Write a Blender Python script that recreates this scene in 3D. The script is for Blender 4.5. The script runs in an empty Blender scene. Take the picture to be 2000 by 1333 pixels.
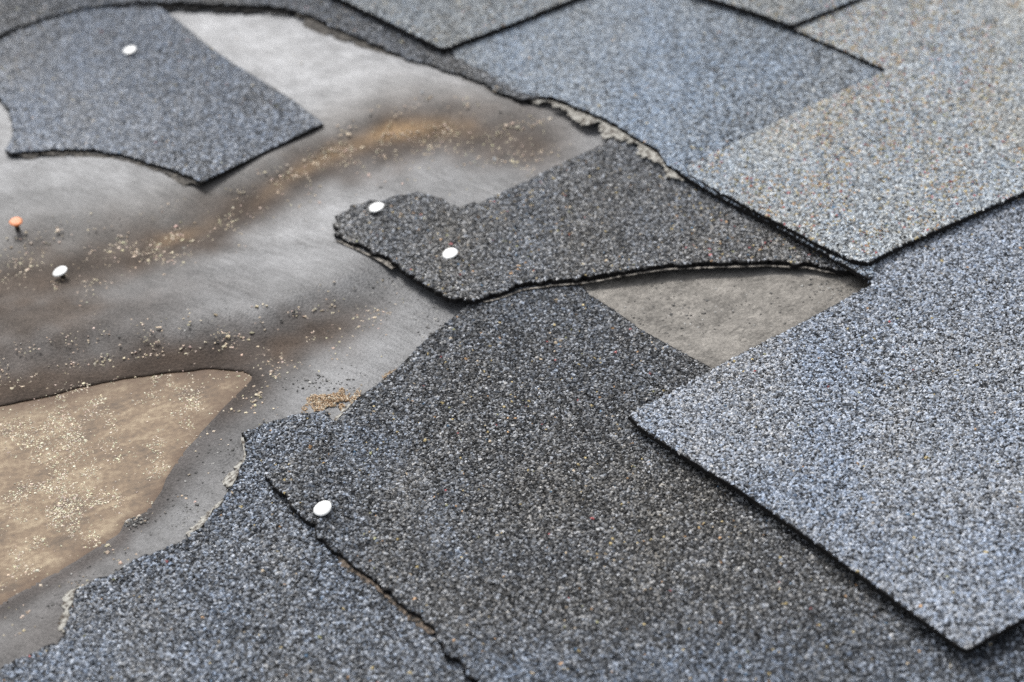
import bpy, math, numpy as np
from mathutils import Vector, Matrix
from mathutils.geometry import delaunay_2d_cdt
R = math.radians
scene = bpy.context.scene
rng = np.random.default_rng(7)

# ------------------------------------------------------------------ camera
CAM_H = 0.61            # metres above the roof surface
PITCH, ROLL = 33.0, 4.7
FPX = 3970.0            # focal length in pixels of a 2000 px wide picture
cam_data = bpy.data.cameras.new("camera")
cam = bpy.data.objects.new("camera", cam_data)
scene.collection.objects.link(cam)
scene.camera = cam
cam_data.sensor_width = 36.0
cam_data.lens = FPX / 2000.0 * 36.0
cam_data.clip_start = 0.02
cam_data.clip_end = 200.0
rot = Matrix.Rotation(R(90 - PITCH), 3, 'X') @ Matrix.Rotation(R(-ROLL), 3, 'Z')
cam.matrix_world = Matrix.Translation((0, 0, CAM_H)) @ rot.to_4x4()
cam_data.dof.use_dof = True
cam_data.dof.focus_distance = 1.05
cam_data.dof.aperture_fstop = 7.5

# ------------------------------------------------------------------ sky, sun, exposure
SUN_ELEV, SUN_AZ = 50.0, -18.0      # azimuth from +Y (away from the camera), towards +X
world = bpy.data.worlds.new("World")
scene.world = world
world.use_nodes = True
nt = world.node_tree
bg = nt.nodes['Background']
sky = nt.nodes.new('ShaderNodeTexSky')
sky.sky_type = 'NISHITA'
sky.sun_disc = False
sky.sun_elevation = R(SUN_ELEV)
sky.sun_rotation = R(SUN_AZ)
sky.dust_density = 4.0
hs = nt.nodes.new('ShaderNodeHueSaturation')
hs.inputs['Saturation'].default_value = 0.22      # an overcast sky is nearly white
nt.links.new(sky.outputs[0], hs.inputs['Color'])
nt.links.new(hs.outputs[0], bg.inputs['Color'])
bg.inputs['Strength'].default_value = 0.13
sun_data = bpy.data.lights.new("sun", 'SUN')
sun_data.energy = 1.5
sun_data.angle = R(16)
sun_data.color = (1.0, 0.975, 0.94)
sun = bpy.data.objects.new("sun", sun_data)
scene.collection.objects.link(sun)
sd = Vector((math.sin(R(SUN_AZ)) * math.cos(R(SUN_ELEV)), math.cos(R(SUN_AZ)) * math.cos(R(SUN_ELEV)), math.sin(R(SUN_ELEV))))
sun.rotation_euler = sd.to_track_quat('Z', 'Y').to_euler()
sun.location = (0, 3, 3)
scene.view_settings.view_transform = 'Standard'
scene.view_settings.look = 'None'
scene.view_settings.gamma = 1
scene.view_settings.exposure = 0.35
scene.cycles.max_bounces = 6
scene.cycles.use_denoising = False

# ------------------------------------------------------------------ picture <-> roof plane
RM = np.array(rot)
def P(px, py, z=0.0):
    """point of the height z (m) that projects to the given spot of the 2000 x 1333 photograph"""
    px = np.asarray(px, float); py = np.asarray(py, float)
    d = np.stack([(px - 1000) / FPX, -(py - 666.5) / FPX, -np.ones_like(px)], -1) @ RM.T
    t = (z - CAM_H) / d[..., 2]
    return d[..., 0] * t, d[..., 1] * t
def Q(x, y, z=0.0):
    v = np.stack([x, y, np.zeros_like(x) + z - CAM_H], -1) @ RM
    return 1000 + FPX * v[..., 0] / -v[..., 2], 666.5 - FPX * v[..., 1] / -v[..., 2]

# ------------------------------------------------------------------ noise helpers
_tab = np.random.default_rng(3).random((256, 256))
def vnoise(x, y, s):
    x = np.asarray(x, float) / s + 1000; y = np.asarray(y, float) / s + 1000
    i = np.floor(x).astype(int); j = np.floor(y).astype(int)
    fx = x - i; fy = y - j
    fx = fx * fx * (3 - 2 * fx); fy = fy * fy * (3 - 2 * fy)
    g = lambda a, b: _tab[a % 256, b % 256]
    return ((g(i, j) * (1 - fx) + g(i + 1, j) * fx) * (1 - fy) + (g(i, j + 1) * (1 - fx) + g(i + 1, j + 1) * fx) * fy) * 2 - 1
def fnoise(x, y, s, o=3):
    r = 0; a = 1
    for k in range(o):
        r = r + a * vnoise(np.asarray(x) + 17.3 * k * s, np.asarray(y) - 9.1 * k * s, s / 2 ** k); a *= 0.5
    return r
def sstep(a, b, x):
    t = np.clip((x - a) / (b - a), 0, 1)
    return t * t * (3 - 2 * t)
def blob(px, py, cx, cy, rx, ry, ang=0.0):
    c, s = math.cos(R(ang)), math.sin(R(ang))
    u = (px - cx) * c + (py - cy) * s; v = -(px - cx) * s + (py - cy) * c
    return np.exp(-(u / rx) ** 2 - (v / ry) ** 2)
def curve(px, pts):
    a = np.array(pts, float)
    return np.interp(px, a[:, 0], a[:, 1])
def inside(x, y, poly):
    c = np.zeros(len(x), bool)
    n = len(poly)
    for k in range(n):
        x1, y1 = poly[k]; x2, y2 = poly[(k + 1) % n]
        if y1 == y2: continue
        m = (y1 > y) != (y2 > y)
        if not m.any(): continue
        xi = (x2 - x1) * (y - y1) / (y2 - y1) + x1
        c ^= m & (x < xi)
    return c
def polydist(x, y, poly, closed=True):
    best = np.full(len(x), 1e9); bx = x.copy(); by = y.copy()
    n = len(poly)
    for k in range(n if closed else n - 1):
        x1, y1 = poly[k]; x2, y2 = poly[(k + 1) % n]
        dx, dy = x2 - x1, y2 - y1
        t = np.clip(((x - x1) * dx + (y - y1) * dy) / (dx * dx + dy * dy + 1e-18), 0, 1)
        qx, qy = x1 + t * dx, y1 + t * dy
        d = np.hypot(x - qx, y - qy)
        m = d < best
        best[m] = d[m]; bx[m] = qx[m]; by[m] = qy[m]
    return best, bx, by

# ------------------------------------------------------------------ relief of the underlayment (mm -> m)
CREST1 = [(-400, 520), (0, 435), (150, 425), (300, 392), (450, 345), (560, 295), (650, 250), (760, 215), (880, 200), (1000, 215), (1150, 262), (1400, 400)]
CREST2 = [(-400, 725), (0, 686), (200, 662), (400, 628), (520, 604), (640, 560), (760, 508), (900, 470), (1200, 380)]
def ridge(px, py, pts, wf, wn):
    d = py - curve(px, pts)
    return np.where(d > 0, np.exp(-(d / wn) ** 2), np.exp(-(d / wf) ** 2))
HOLE = [(-420, 850), (-100, 812), (0, 792), (90, 775), (180, 752), (260, 738), (350, 726), (430, 722), (490, 734), (470, 762), (430, 805), (390, 850), (350, 895), (325, 935), (308, 968),
        (285, 998), (245, 1020), (232, 1045), (190, 1068), (130, 1108), (70, 1140), (20, 1168), (-80, 1215), (-420, 1330)]
def smooth_line(pts, step=6, closed=True):
    A = np.array(pts, float); out = []
    n = len(A)
    for k in range(n):
        p0, p1, p2, p3 = A[k - 1], A[k], A[(k + 1) % n], A[(k + 2) % n]
        m = max(1, int(np.hypot(*(p2 - p1)) / step))
        for i in range(m):
            t = i / m
            out.append(.5 * ((2 * p1) + (-p0 + p2) * t + (2 * p0 - 5 * p1 + 4 * p2 - p3) * t * t + (-p0 + 3 * p1 - 3 * p2 + p3) * t ** 3))
    return np.array(out)
hp = smooth_line(HOLE)
_gx, _gy = np.meshgrid(np.arange(-450, 705, 5.), np.arange(600, 1405, 5.))
_hd = polydist(_gx.ravel(), _gy.ravel(), hp)[0] * np.where(inside(_gx.ravel(), _gy.ravel(), hp), 0, 1)
_hd = _hd.reshape(_gx.shape)
def hole_fall(px, py):
    """the sheet sinks on to the deck round the torn opening"""
    u = np.clip((px + 450) / 5, 0, _hd.shape[1] - 1.001); v = np.clip((py - 600) / 5, 0, _hd.shape[0] - 1.001)
    i = u.astype(int); j = v.astype(int); a = u - i; b = v - j
    d = (_hd[j, i] * (1 - a) + _hd[j, i + 1] * a) * (1 - b) + (_hd[j + 1, i] * (1 - a) + _hd[j + 1, i + 1] * a) * b
    d = np.where((px > 690) | (py < 615) | (py > 1385), 200, d)
    return .04 + .96 * sstep(0, 45, d)
def felt_z(px, py):
    a1 = 7.5 * sstep(1180, 900, px)
    a2 = 7.5 * sstep(900, 620, px)
    z = a1 * ridge(px, py, CREST1, 95, 50) + a2 * ridge(px, py, CREST2, 110, 44)
    z = z + 3.0 * blob(px, py, 120, 330, 200, 60, -10) * sstep(200, 700, 900 - px)
    z = z + 2.4 * blob(px, py, 640, 110, 260, 50, 18)
    z = z + 1.3 * (1 + fnoise(px, py * 1.6, 190, 2)) * sstep(1500, 1000, px) * sstep(1500, 1000, py)
    z = z + 2.0 * blob(px, py, 440, 880, 90, 25, -52)
    return z * hole_fall(px, py) * 1e-3
def felt_w(x, y):
    px, py = Q(x, y, 0.003)
    return felt_z(px, py)

# ------------------------------------------------------------------ materials
def new_mat(name):
    m = bpy.data.materials.new(name); m.use_nodes = True
    n = m.node_tree
    return m, n, n.nodes['Principled BSDF']
def N(n, t, **kw):
    o = n.nodes.new(t)
    for k, v in kw.items(): setattr(o, k, v)
    return o
def aniso(n, tc, p0, p1, along, across):
    """coordinates stretched along the roof direction that runs between two picture points"""
    (x0, x1), (y0, y1) = P(*np.array([p0, p1], float).T)
    vr = N(n, 'ShaderNodeVectorRotate', rotation_type='Z_AXIS'); vr.inputs['Angle'].default_value = -math.atan2(y1 - y0, x1 - x0)
    vm = N(n, 'ShaderNodeVectorMath', operation='MULTIPLY'); vm.inputs[1].default_value = (along, across, 1)
    n.links.new(tc.outputs['Object'], vr.inputs['Vector']); n.links.new(vr.outputs[0], vm.inputs[0])
    return vm
def granule_mat():
    m, n, b = new_mat("ceramic_granules")
    a = N(n, 'ShaderNodeAttribute', attribute_name='col')
    tc = N(n, 'ShaderNodeTexCoord')
    no = N(n, 'ShaderNodeTexNoise'); no.inputs['Scale'].default_value = 2500
    mr = N(n, 'ShaderNodeMapRange'); mr.inputs[3].default_value = 0.75; mr.inputs[4].default_value = 1.25
    mx = N(n, 'ShaderNodeVectorMath', operation='MULTIPLY')
    n.links.new(tc.outputs['Object'], no.inputs['Vector'])
    n.links.new(no.outputs[0], mr.inputs[0])
    n.links.new(a.outputs['Color'], mx.inputs[0]); n.links.new(mr.outputs[0], mx.inputs[1])
    n.links.new(mx.outputs[0], b.inputs['Base Color'])
    b.inputs['Roughness'].default_value = 0.55
    b.inputs['Specular IOR Level'].default_value = 0.4
    return m
def asphalt_mat():
    m, n, b = new_mat("asphalt_core")
    tc = N(n, 'ShaderNodeTexCoord')
    no = N(n, 'ShaderNodeTexNoise'); no.inputs['Scale'].default_value = 900
    cr = N(n, 'ShaderNodeValToRGB')
    cr.color_ramp.elements[0].position = .4; cr.color_ramp.elements[0].color = (.006, .006, .0065, 1)
    cr.color_ramp.elements[1].position = .75; cr.color_ramp.elements[1].color = (.022, .020, .019, 1)
    n.links.new(tc.outputs['Object'], no.inputs['Vector']); n.links.new(no.outputs[0], cr.inputs[0])
    n.links.new(cr.outputs[0], b.inputs['Base Color'])
    b.inputs['Roughness'].default_value = 0.85
    b.inputs['Specular IOR Level'].default_value = 0.2
    return m
def mat_mat():
    m, n, b = new_mat("fibreglass_fibres")
    tc = N(n, 'ShaderNodeTexCoord')
    no = N(n, 'ShaderNodeTexNoise'); no.inputs['Scale'].default_value = 420; no.inputs['Detail'].default_value = 5
    cr = N(n, 'ShaderNodeValToRGB')
    cr.color_ramp.elements[0].position = .38; cr.color_ramp.elements[0].color = (.07, .055, .042, 1)
    cr.color_ramp.elements[1].position = .58; cr.color_ramp.elements[1].color = (.44, .43, .39, 1)
    bu = N(n, 'ShaderNodeBump'); bu.inputs['Distance'].default_value = 0.0006; bu.inputs['Strength'].default_value = 1
    n.links.new(tc.outputs['Object'], no.inputs['Vector']); n.links.new(no.outputs[0], cr.inputs[0])
    n.links.new(cr.outputs[0], b.inputs['Base Color'])
    n.links.new(no.outputs[0], bu.inputs['Height']); n.links.new(bu.outputs[0], b.inputs['Normal'])
    b.inputs['Roughness'].default_value = 0.8
    return m
def felt_mat():
    m, n, b = new_mat("underlayment_film")
    a = N(n, 'ShaderNodeAttribute', attribute_name='col')
    tc = N(n, 'ShaderNodeTexCoord')
    mp = aniso(n, tc, (400, 60), (700, 170), 60, 300)
    ns = N(n, 'ShaderNodeTexNoise'); ns.inputs['Scale'].default_value = 1; ns.inputs['Detail'].default_value = 4
    nf = N(n, 'ShaderNodeTexNoise'); nf.inputs['Scale'].default_value = 700; nf.inputs['Detail'].default_value = 3
    nb = N(n, 'ShaderNodeTexNoise'); nb.inputs['Scale'].default_value = 45; nb.inputs['Detail'].default_value = 5
    n.links.new(mp.outputs[0], ns.inputs['Vector'])
    n.links.new(tc.outputs['Object'], nf.inputs['Vector']); n.links.new(tc.outputs['Object'], nb.inputs['Vector'])
    ad = N(n, 'ShaderNodeMath', operation='ADD'); ad2 = N(n, 'ShaderNodeMath', operation='ADD')
    dq = N(n, 'ShaderNodeAttribute', attribute_name='dirt')
    mq = N(n, 'ShaderNodeMix', data_type='FLOAT'); mq.inputs[3].default_value = .5
    st2 = N(n, 'ShaderNodeMapRange'); st2.inputs[1].default_value = .3; st2.inputs[2].default_value = .7; st2.inputs[3].default_value = .34; st2.inputs[4].default_value = .66
    n.links.new(ns.outputs[0], st2.inputs[0]); n.links.new(dq.outputs['Fac'], mq.inputs[0]); n.links.new(st2.outputs[0], mq.inputs[2])
    n.links.new(mq.outputs[0], ad.inputs[0]); n.links.new(nf.outputs[0], ad.inputs[1])
    n.links.new(ad.outputs[0], ad2.inputs[0]); n.links.new(nb.outputs[0], ad2.inputs[1])
    mr = N(n, 'ShaderNodeMapRange'); mr.inputs[1].default_value = 1.12; mr.inputs[2].default_value = 1.88
    mr.inputs[3].default_value = 0.45; mr.inputs[4].default_value = 1.6
    n.links.new(ad2.outputs[0], mr.inputs[0])
    mx = N(n, 'ShaderNodeVectorMath', operation='MULTIPLY')
    n.links.new(a.outputs['Color'], mx.inputs[0]); n.links.new(mr.outputs[0], mx.inputs[1])
    n.links.new(mx.outputs[0], b.inputs['Base Color'])
    bu = N(n, 'ShaderNodeBump'); bu.inputs['Distance'].default_value = 0.0007; bu.inputs['Strength'].default_value = 0.8
    n.links.new(ad.outputs[0], bu.inputs['Height']); n.links.new(bu.outputs[0], b.inputs['Normal'])
    dt = N(n, 'ShaderNodeAttribute', attribute_name='dirt')
    r1 = N(n, 'ShaderNodeMapRange'); r1.inputs[3].default_value = 0.48; r1.inputs[4].default_value = 0.8
    r2 = N(n, 'ShaderNodeMapRange'); r2.inputs[3].default_value = 0.40; r2.inputs[4].default_value = 0.15
    n.links.new(dt.outputs['Fac'], r1.inputs[0]); n.links.new(dt.outputs['Fac'], r2.inputs[0])
    n.links.new(r1.outputs[0], b.inputs['Roughness']); n.links.new(r2.outputs[0], b.inputs['Specular IOR Level'])
    return m
def deck_mat():
    m, n, b = new_mat("plywood")
    tc = N(n, 'ShaderNodeTexCoord')
    mp = aniso(n, tc, (100, 1080), (400, 960), 16, 150)
    ns = N(n, 'ShaderNodeTexNoise'); ns.inputs['Scale'].default_value = 1; ns.inputs['Detail'].default_value = 7; ns.inputs['Distortion'].default_value = .8
    nb = N(n, 'ShaderNodeTexNoise'); nb.inputs['Scale'].default_value = 38; nb.inputs['Detail'].default_value = 6
    n.links.new(mp.outputs[0], ns.inputs['Vector'])
    n.links.new(tc.outputs['Object'], nb.inputs['Vector'])
    nf = N(n, 'ShaderNodeTexNoise'); nf.inputs['Scale'].default_value = 350; nf.inputs['Detail'].default_value = 3
    n.links.new(tc.outputs['Object'], nf.inputs['Vector'])
    av = N(n, 'ShaderNodeMath', operation='MULTIPLY_ADD'); av.inputs[1].default_value = .45
    n.links.new(ns.outputs[0], av.inputs[0]); 
    sc = N(n, 'ShaderNodeMath', operation='MULTIPLY'); sc.inputs[1].default_value = .55; n.links.new(nf.outputs[0], sc.inputs[0]); n.links.new(sc.outputs[0], av.inputs[2])
    ad = N(n, 'ShaderNodeMath', operation='ADD')
    n.links.new(av.outputs[0], ad.inputs[0]); n.links.new(nb.outputs[0], ad.inputs[1])
    cr = N(n, 'ShaderNodeValToRGB')
    e = cr.color_ramp.elements
    e[0].position = .38; e[0].color = (.13, .095, .066, 1)
    e[1].position = .64; e[1].color = (.46, .37, .25, 1)
    mid = e.new(.5); mid.color = (.245, .175, .113, 1)
    hf = N(n, 'ShaderNodeMath', operation='MULTIPLY'); hf.inputs[1].default_value = .5
    n.links.new(ad.outputs[0], hf.inputs[0]); n.links.new(hf.outputs[0], cr.inputs[0])
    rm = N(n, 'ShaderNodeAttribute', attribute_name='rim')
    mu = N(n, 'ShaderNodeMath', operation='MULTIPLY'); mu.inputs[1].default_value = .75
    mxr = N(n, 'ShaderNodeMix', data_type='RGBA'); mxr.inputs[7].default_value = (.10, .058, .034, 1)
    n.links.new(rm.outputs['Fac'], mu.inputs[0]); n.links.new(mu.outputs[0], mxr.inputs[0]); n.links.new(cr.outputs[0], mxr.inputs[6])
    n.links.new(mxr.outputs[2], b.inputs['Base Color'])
    bu = N(n, 'ShaderNodeBump'); bu.inputs['Distance'].default_value = 0.0008; bu.inputs['Strength'].default_value = .6
    n.links.new(ad.outputs[0], bu.inputs['Height']); n.links.new(bu.outputs[0], b.inputs['Normal'])
    b.inputs['Roughness'].default_value = .75
    return m
def plain(name, col, rough=.5, metal=0.0, nscale=0, amt=.2):
    m, n, b = new_mat(name)
    b.inputs['Roughness'].default_value = rough; b.inputs['Metallic'].default_value = metal
    tc = N(n, 'ShaderNodeTexCoord'); no = N(n, 'ShaderNodeTexNoise'); no.inputs['Scale'].default_value = nscale or 300
    mr = N(n, 'ShaderNodeMapRange'); mr.inputs[3].default_value = 1 - amt; mr.inputs[4].default_value = 1 + amt
    mx = N(n, 'ShaderNodeVectorMath', operation='SCALE'); mx.inputs[0].default_value = col
    n.links.new(tc.outputs['Object'], no.inputs['Vector']); n.links.new(no.outputs[0], mr.inputs[0])
    n.links.new(mr.outputs[0], mx.inputs['Scale']); n.links.new(mx.outputs[0], b.inputs['Base Color'])
    return m
def mottled_mat():
    m = M_MAT.copy(); m.name = 'dirty_fibres'
    c = [k for k in m.node_tree.nodes if k.type == 'VALTORGB'][0].color_ramp.elements
    c[0].color = (.018, .015, .012, 1); c[1].color = (.17, .155, .135, 1); c[0].position = .45; c[1].position = .66
    return m
M_GRAN, M_ASPH, M_MAT, M_FELT, M_DECK = granule_mat(), asphalt_mat(), mat_mat(), felt_mat(), deck_mat()
M_DIRTY = mottled_mat()
M_GREYF = mottled_mat(); M_GREYF.name = 'grey_fibres'
_e = [k for k in M_GREYF.node_tree.nodes if k.type == 'VALTORGB'][0].color_ramp.elements
_e[1].color = (.36, .33, .29, 1); _e[0].position = .40; _e[1].position = .60
M_RUSTY = mottled_mat(); M_RUSTY.name = 'rusty_fibres'
_e = [k for k in M_RUSTY.node_tree.nodes if k.type == 'VALTORGB'][0].color_ramp.elements
_e[1].color = (.24, .185, .14, 1); _e[0].position = .40; _e[1].position = .62
M_WHITE = plain("white_painted_steel", (.86, .87, .86), .35, 0, 600, .05)
M_ORANGE = plain("orange_painted_steel", (.82, .26, .075), .45, 0, 500, .25)
M_STEEL = plain("dull_steel", (.09, .075, .06), .5, .6, 500, .4)

# ------------------------------------------------------------------ object helpers
def tag(o, label=None, cat=None, group=None, kind=None):
    if label: o['label'] = label
    if cat: o['category'] = cat
    if group: o['group'] = group
    if kind: o['kind'] = kind
    return o
def link(o, parent=None):
    scene.collection.objects.link(o)
    if parent: o.parent = parent
    return o
def empty(name, loc):
    o = bpy.data.objects.new(name, None); o.empty_display_size = .01
    o.location = loc
    return link(o)
def mesh_np(name, V, faces, mats, midx=None, fcol=None, parent=None, origin=(0, 0, 0), smooth=None):
    """faces: list of (k x n) int arrays, n-gons of one size each"""
    V = np.asarray(V, np.float32) - np.asarray(origin, np.float32)
    loops = np.concatenate([f.ravel() for f in faces]).astype(np.int32)
    tot = np.concatenate([np.full(len(f), f.shape[1]) for f in faces]).astype(np.int32)
    start = np.concatenate([[0], np.cumsum(tot)[:-1]]).astype(np.int32)
    me = bpy.data.meshes.new(name)
    me.vertices.add(len(V)); me.vertices.foreach_set('co', V.ravel())
    me.loops.add(len(loops)); me.loops.foreach_set('vertex_index', loops)
    me.polygons.add(len(tot)); me.polygons.foreach_set('loop_start', start)
    me.polygons.foreach_set('loop_total', tot)
    for m in mats: me.materials.append(m)
    if midx is not None: me.polygons.foreach_set('material_index', np.asarray(midx, np.int32))
    me.polygons.foreach_set('use_smooth', np.zeros(len(tot), bool) if smooth is None else np.asarray(smooth, bool))
    me.update(calc_edges=True)
    if fcol is not None:
        at = me.attributes.new('col', 'FLOAT_COLOR', 'FACE')
        c = np.ones((len(tot), 4), np.float32); c[:, :3] = fcol
        at.data.foreach_set('color', c.ravel())
    me.validate(clean_customdata=False)
    o = bpy.data.objects.new(name, me)
    link(o, parent)
    if parent is None: o.location = origin
    return o

# ---- granules: small irregular chips, each a squashed, jittered block of five faces
_cube = np.array([[-1, -1, -1], [1, -1, -1], [1, 1, -1], [-1, 1, -1], [-1, -1, 1], [1, -1, 1], [1, 1, 1], [-1, 1, 1]], float)
_cf = np.array([[4, 5, 6, 7], [0, 1, 5, 4], [1, 2, 6, 5], [2, 3, 7, 6], [3, 0, 4, 7]])
def chips(x, y, z, size, tall=.5, tilt=.36, r=rng):
    n = len(x)
    V = np.repeat(_cube[None], n, 0)
    V[:, 4:, :2] *= r.uniform(.35, .8, (n, 1, 1))
    V += r.uniform(-.33, .33, V.shape)
    s = size * r.uniform(.65, 1.3, n) if np.ndim(size) == 0 else size
    V[..., 0] *= (s * .5 * r.uniform(.7, 1.25, n))[:, None]
    V[..., 1] *= (s * .5 * r.uniform(.7, 1.25, n))[:, None]
    V[..., 2] *= (s * .5 * tall * r.uniform(.7, 1.4, n))[:, None]
    a = r.uniform(0, 6.283, n); ca, sa = np.cos(a)[:, None], np.sin(a)[:, None]
    X = V[..., 0] * ca - V[..., 1] * sa; Y = V[..., 0] * sa + V[..., 1] * ca; Z = V[..., 2]
    tx, ty = r.normal(0, tilt, n)[:, None], r.normal(0, tilt, n)[:, None]
    Z2 = Z + X * tx + Y * ty
    X2 = X - Z * tx; Y2 = Y - Z * ty
    out = np.stack([X2 + x[:, None], Y2 + y[:, None], Z2 + z[:, None]], -1).reshape(-1, 3)
    F = (_cf[None] + (np.arange(n) * 8)[:, None, None]).reshape(-1, 4)
    return out, F

STYLES = {  # share of dark, mid, light chips; brightness; blueness; share of coloured flecks
    'dark':  dict(p=(.46, .39, .15), g=1.0, blue=.17, fleck=.006),
    'blueblack': dict(p=(.38, .40, .22), g=1.12, blue=.30, fleck=.004),
    'light': dict(p=(.16, .32, .52), g=1.30, blue=.28, fleck=.003),
    'blue':  dict(p=(.10, .27, .63), g=1.30, blue=.34, fleck=.004),
    'mixed': dict(p=(.09, .30, .61), g=1.52, blue=.16, fleck=.12),
    'pale':  dict(p=(.12, .38, .50), g=1.25, blue=.22, fleck=.02),
    'far':   dict(p=(.22, .44, .34), g=1.15, blue=.24, fleck=.004),
    'far_shaded': dict(p=(.36, .44, .20), g=.95, blue=.16, fleck=.004),  # long top strip: its shadow is put into darker chip colours
    'warm':  dict(p=(.40, .42, .18), g=1.05, blue=.06, fleck=.02),
}
def chip_colors(n, style, px, py, r=rng):
    st = STYLES[style]
    wob = fnoise(px, py * 1.5, 170, 3) * .5 + fnoise(px + 900, py * 1.5, 28, 2) * .22
    p = np.array(st['p']); sh = wob * .09
    if style in ('dark', 'warm'): sh = sh + .16 * sstep(1180, 1330, py) * sstep(1700, 1300, px) + .05 * sstep(950, 800, px)
    if style == 'blueblack': sh = sh + .20 * sstep(620, 150, px) * sstep(1080, 1250, py) + .05
    if style == 'blue': sh = sh - .22 * sstep(1250, 1450, px)
    if style == 'far': sh = sh + .30 * sstep(420, 60, px) * sstep(60, 220, py) - .12 * sstep(400, 650, px) * sstep(130, 60, py)
    if style == 'light': sh = sh + .08 * sstep(1700, 1400, px) - .05 * sstep(1500, 1800, px) * sstep(800, 600, py)
    u = r.random(n)
    pd = np.clip(p[0] - sh, .02, .95); pm = np.clip(p[0] + p[1] - sh * .6, .05, .99)
    v = np.where(u < pd, r.uniform(.022, .065, n), np.where(u < pm, r.uniform(.10, .27, n), r.uniform(.29, .54, n))) * st['g']
    bl = st['blue'] + .12 * fnoise(px - 300, py, 120, 2) + r.normal(0, .10, n)
    if style in ('dark', 'warm'): bl = bl + .22 * sstep(1150, 1330, py) - .1 * sstep(750, 1000, px) * sstep(800, 950, py) * sstep(1250, 1100, py)
    c = np.stack([v * (1 - .42 * bl), v * (1.0 - .13 * bl), v * (1 + .34 * bl)], -1)
    c = c * np.array({'mixed': (.99, 1.0, .96), 'blue': (.99, 1.0, .97), 'pale': (.99, 1.0, .96)}.get(style, (1, 1, 1)))
    fl = np.clip(st['fleck'] * (1 + 1.2 * fnoise(px + 55, py, 60, 2)), .0005, 1)
    m = r.random(n) < fl
    pal = np.array([[.55, .34, .14], [.55, .44, .18], [.42, .12, .08], [.55, .45, .28], [.12, .22, .30], [.40, .40, .18], [.55, .18, .14]])
    pal[:, 2] += .04
    c[m] = pal[r.choice(7, m.sum(), p=[.20, .32, .05, .22, .10, .08, .03])] * r.uniform(.7, 1.25, (m.sum(), 1))
    return np.clip(c, .008, .85)

# ---- outline: corner list of (px, py, kind of the segment that leaves it)
def outline(pts, zf, jag_t=.9, seed=0):
    n = len(pts); out = []; torn = []
    A = np.array([(p[0], p[1]) for p in pts], float)
    for k in range(n):
        p0, p1, p2, p3 = A[k - 1], A[k], A[(k + 1) % n], A[(k + 2) % n]
        kind = pts[k][2]
        L = np.hypot(*(p2 - p1))
        m = max(1, int(L / (7 if kind != 'h' else 60)))
        kprev, knext = pts[k - 1][2], pts[(k + 1) % n][2]
        for i in range(m):
            t = i / m
            if kind == 't':
                q0 = p0 if kprev == 't' else 2 * p1 - p2
                q3 = p3 if knext == 't' else 2 * p2 - p1
                q = .5 * ((2 * p1) + (-q0 + p2) * t + (2 * q0 - 5 * p1 + 4 * p2 - q3) * t * t + (-q0 + 3 * p1 - 3 * p2 + q3) * t ** 3)
            else:
                q = p1 + (p2 - p1) * t
            out.append(q); torn.append(kind)
    out = np.array(out)
    z = zf(out[:, 0], out[:, 1])
    x, y = P(out[:, 0], out[:, 1], z)
    # ragged edge, in metres on the roof
    tn = np.array([{'t': jag_t, 'a': jag_t, 'c': .13, 'h': 0}[k] for k in torn]) * 1e-3
    r = np.random.default_rng(100 + seed)
    jx = fnoise(x + seed, y, .011, 3) + r.normal(0, .28, len(x))
    jy = fnoise(x, y + seed + 5, .011, 3) + r.normal(0, .28, len(x))
    tt = np.array([{'t': jag_t, 'a': jag_t, 'c': .08, 'h': 0}[k] for k in torn]) * 1e-3
    bx = np.maximum(0, fnoise(x * 1.3 + 3 * seed, y * 1.3, .0055, 2)) * 1.1; by = fnoise(x, y + 7 * seed, .0048, 2) * .8
    return np.stack([x + jx * tn + bx * tt, y + jy * tn + by * tt], -1)

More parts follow.
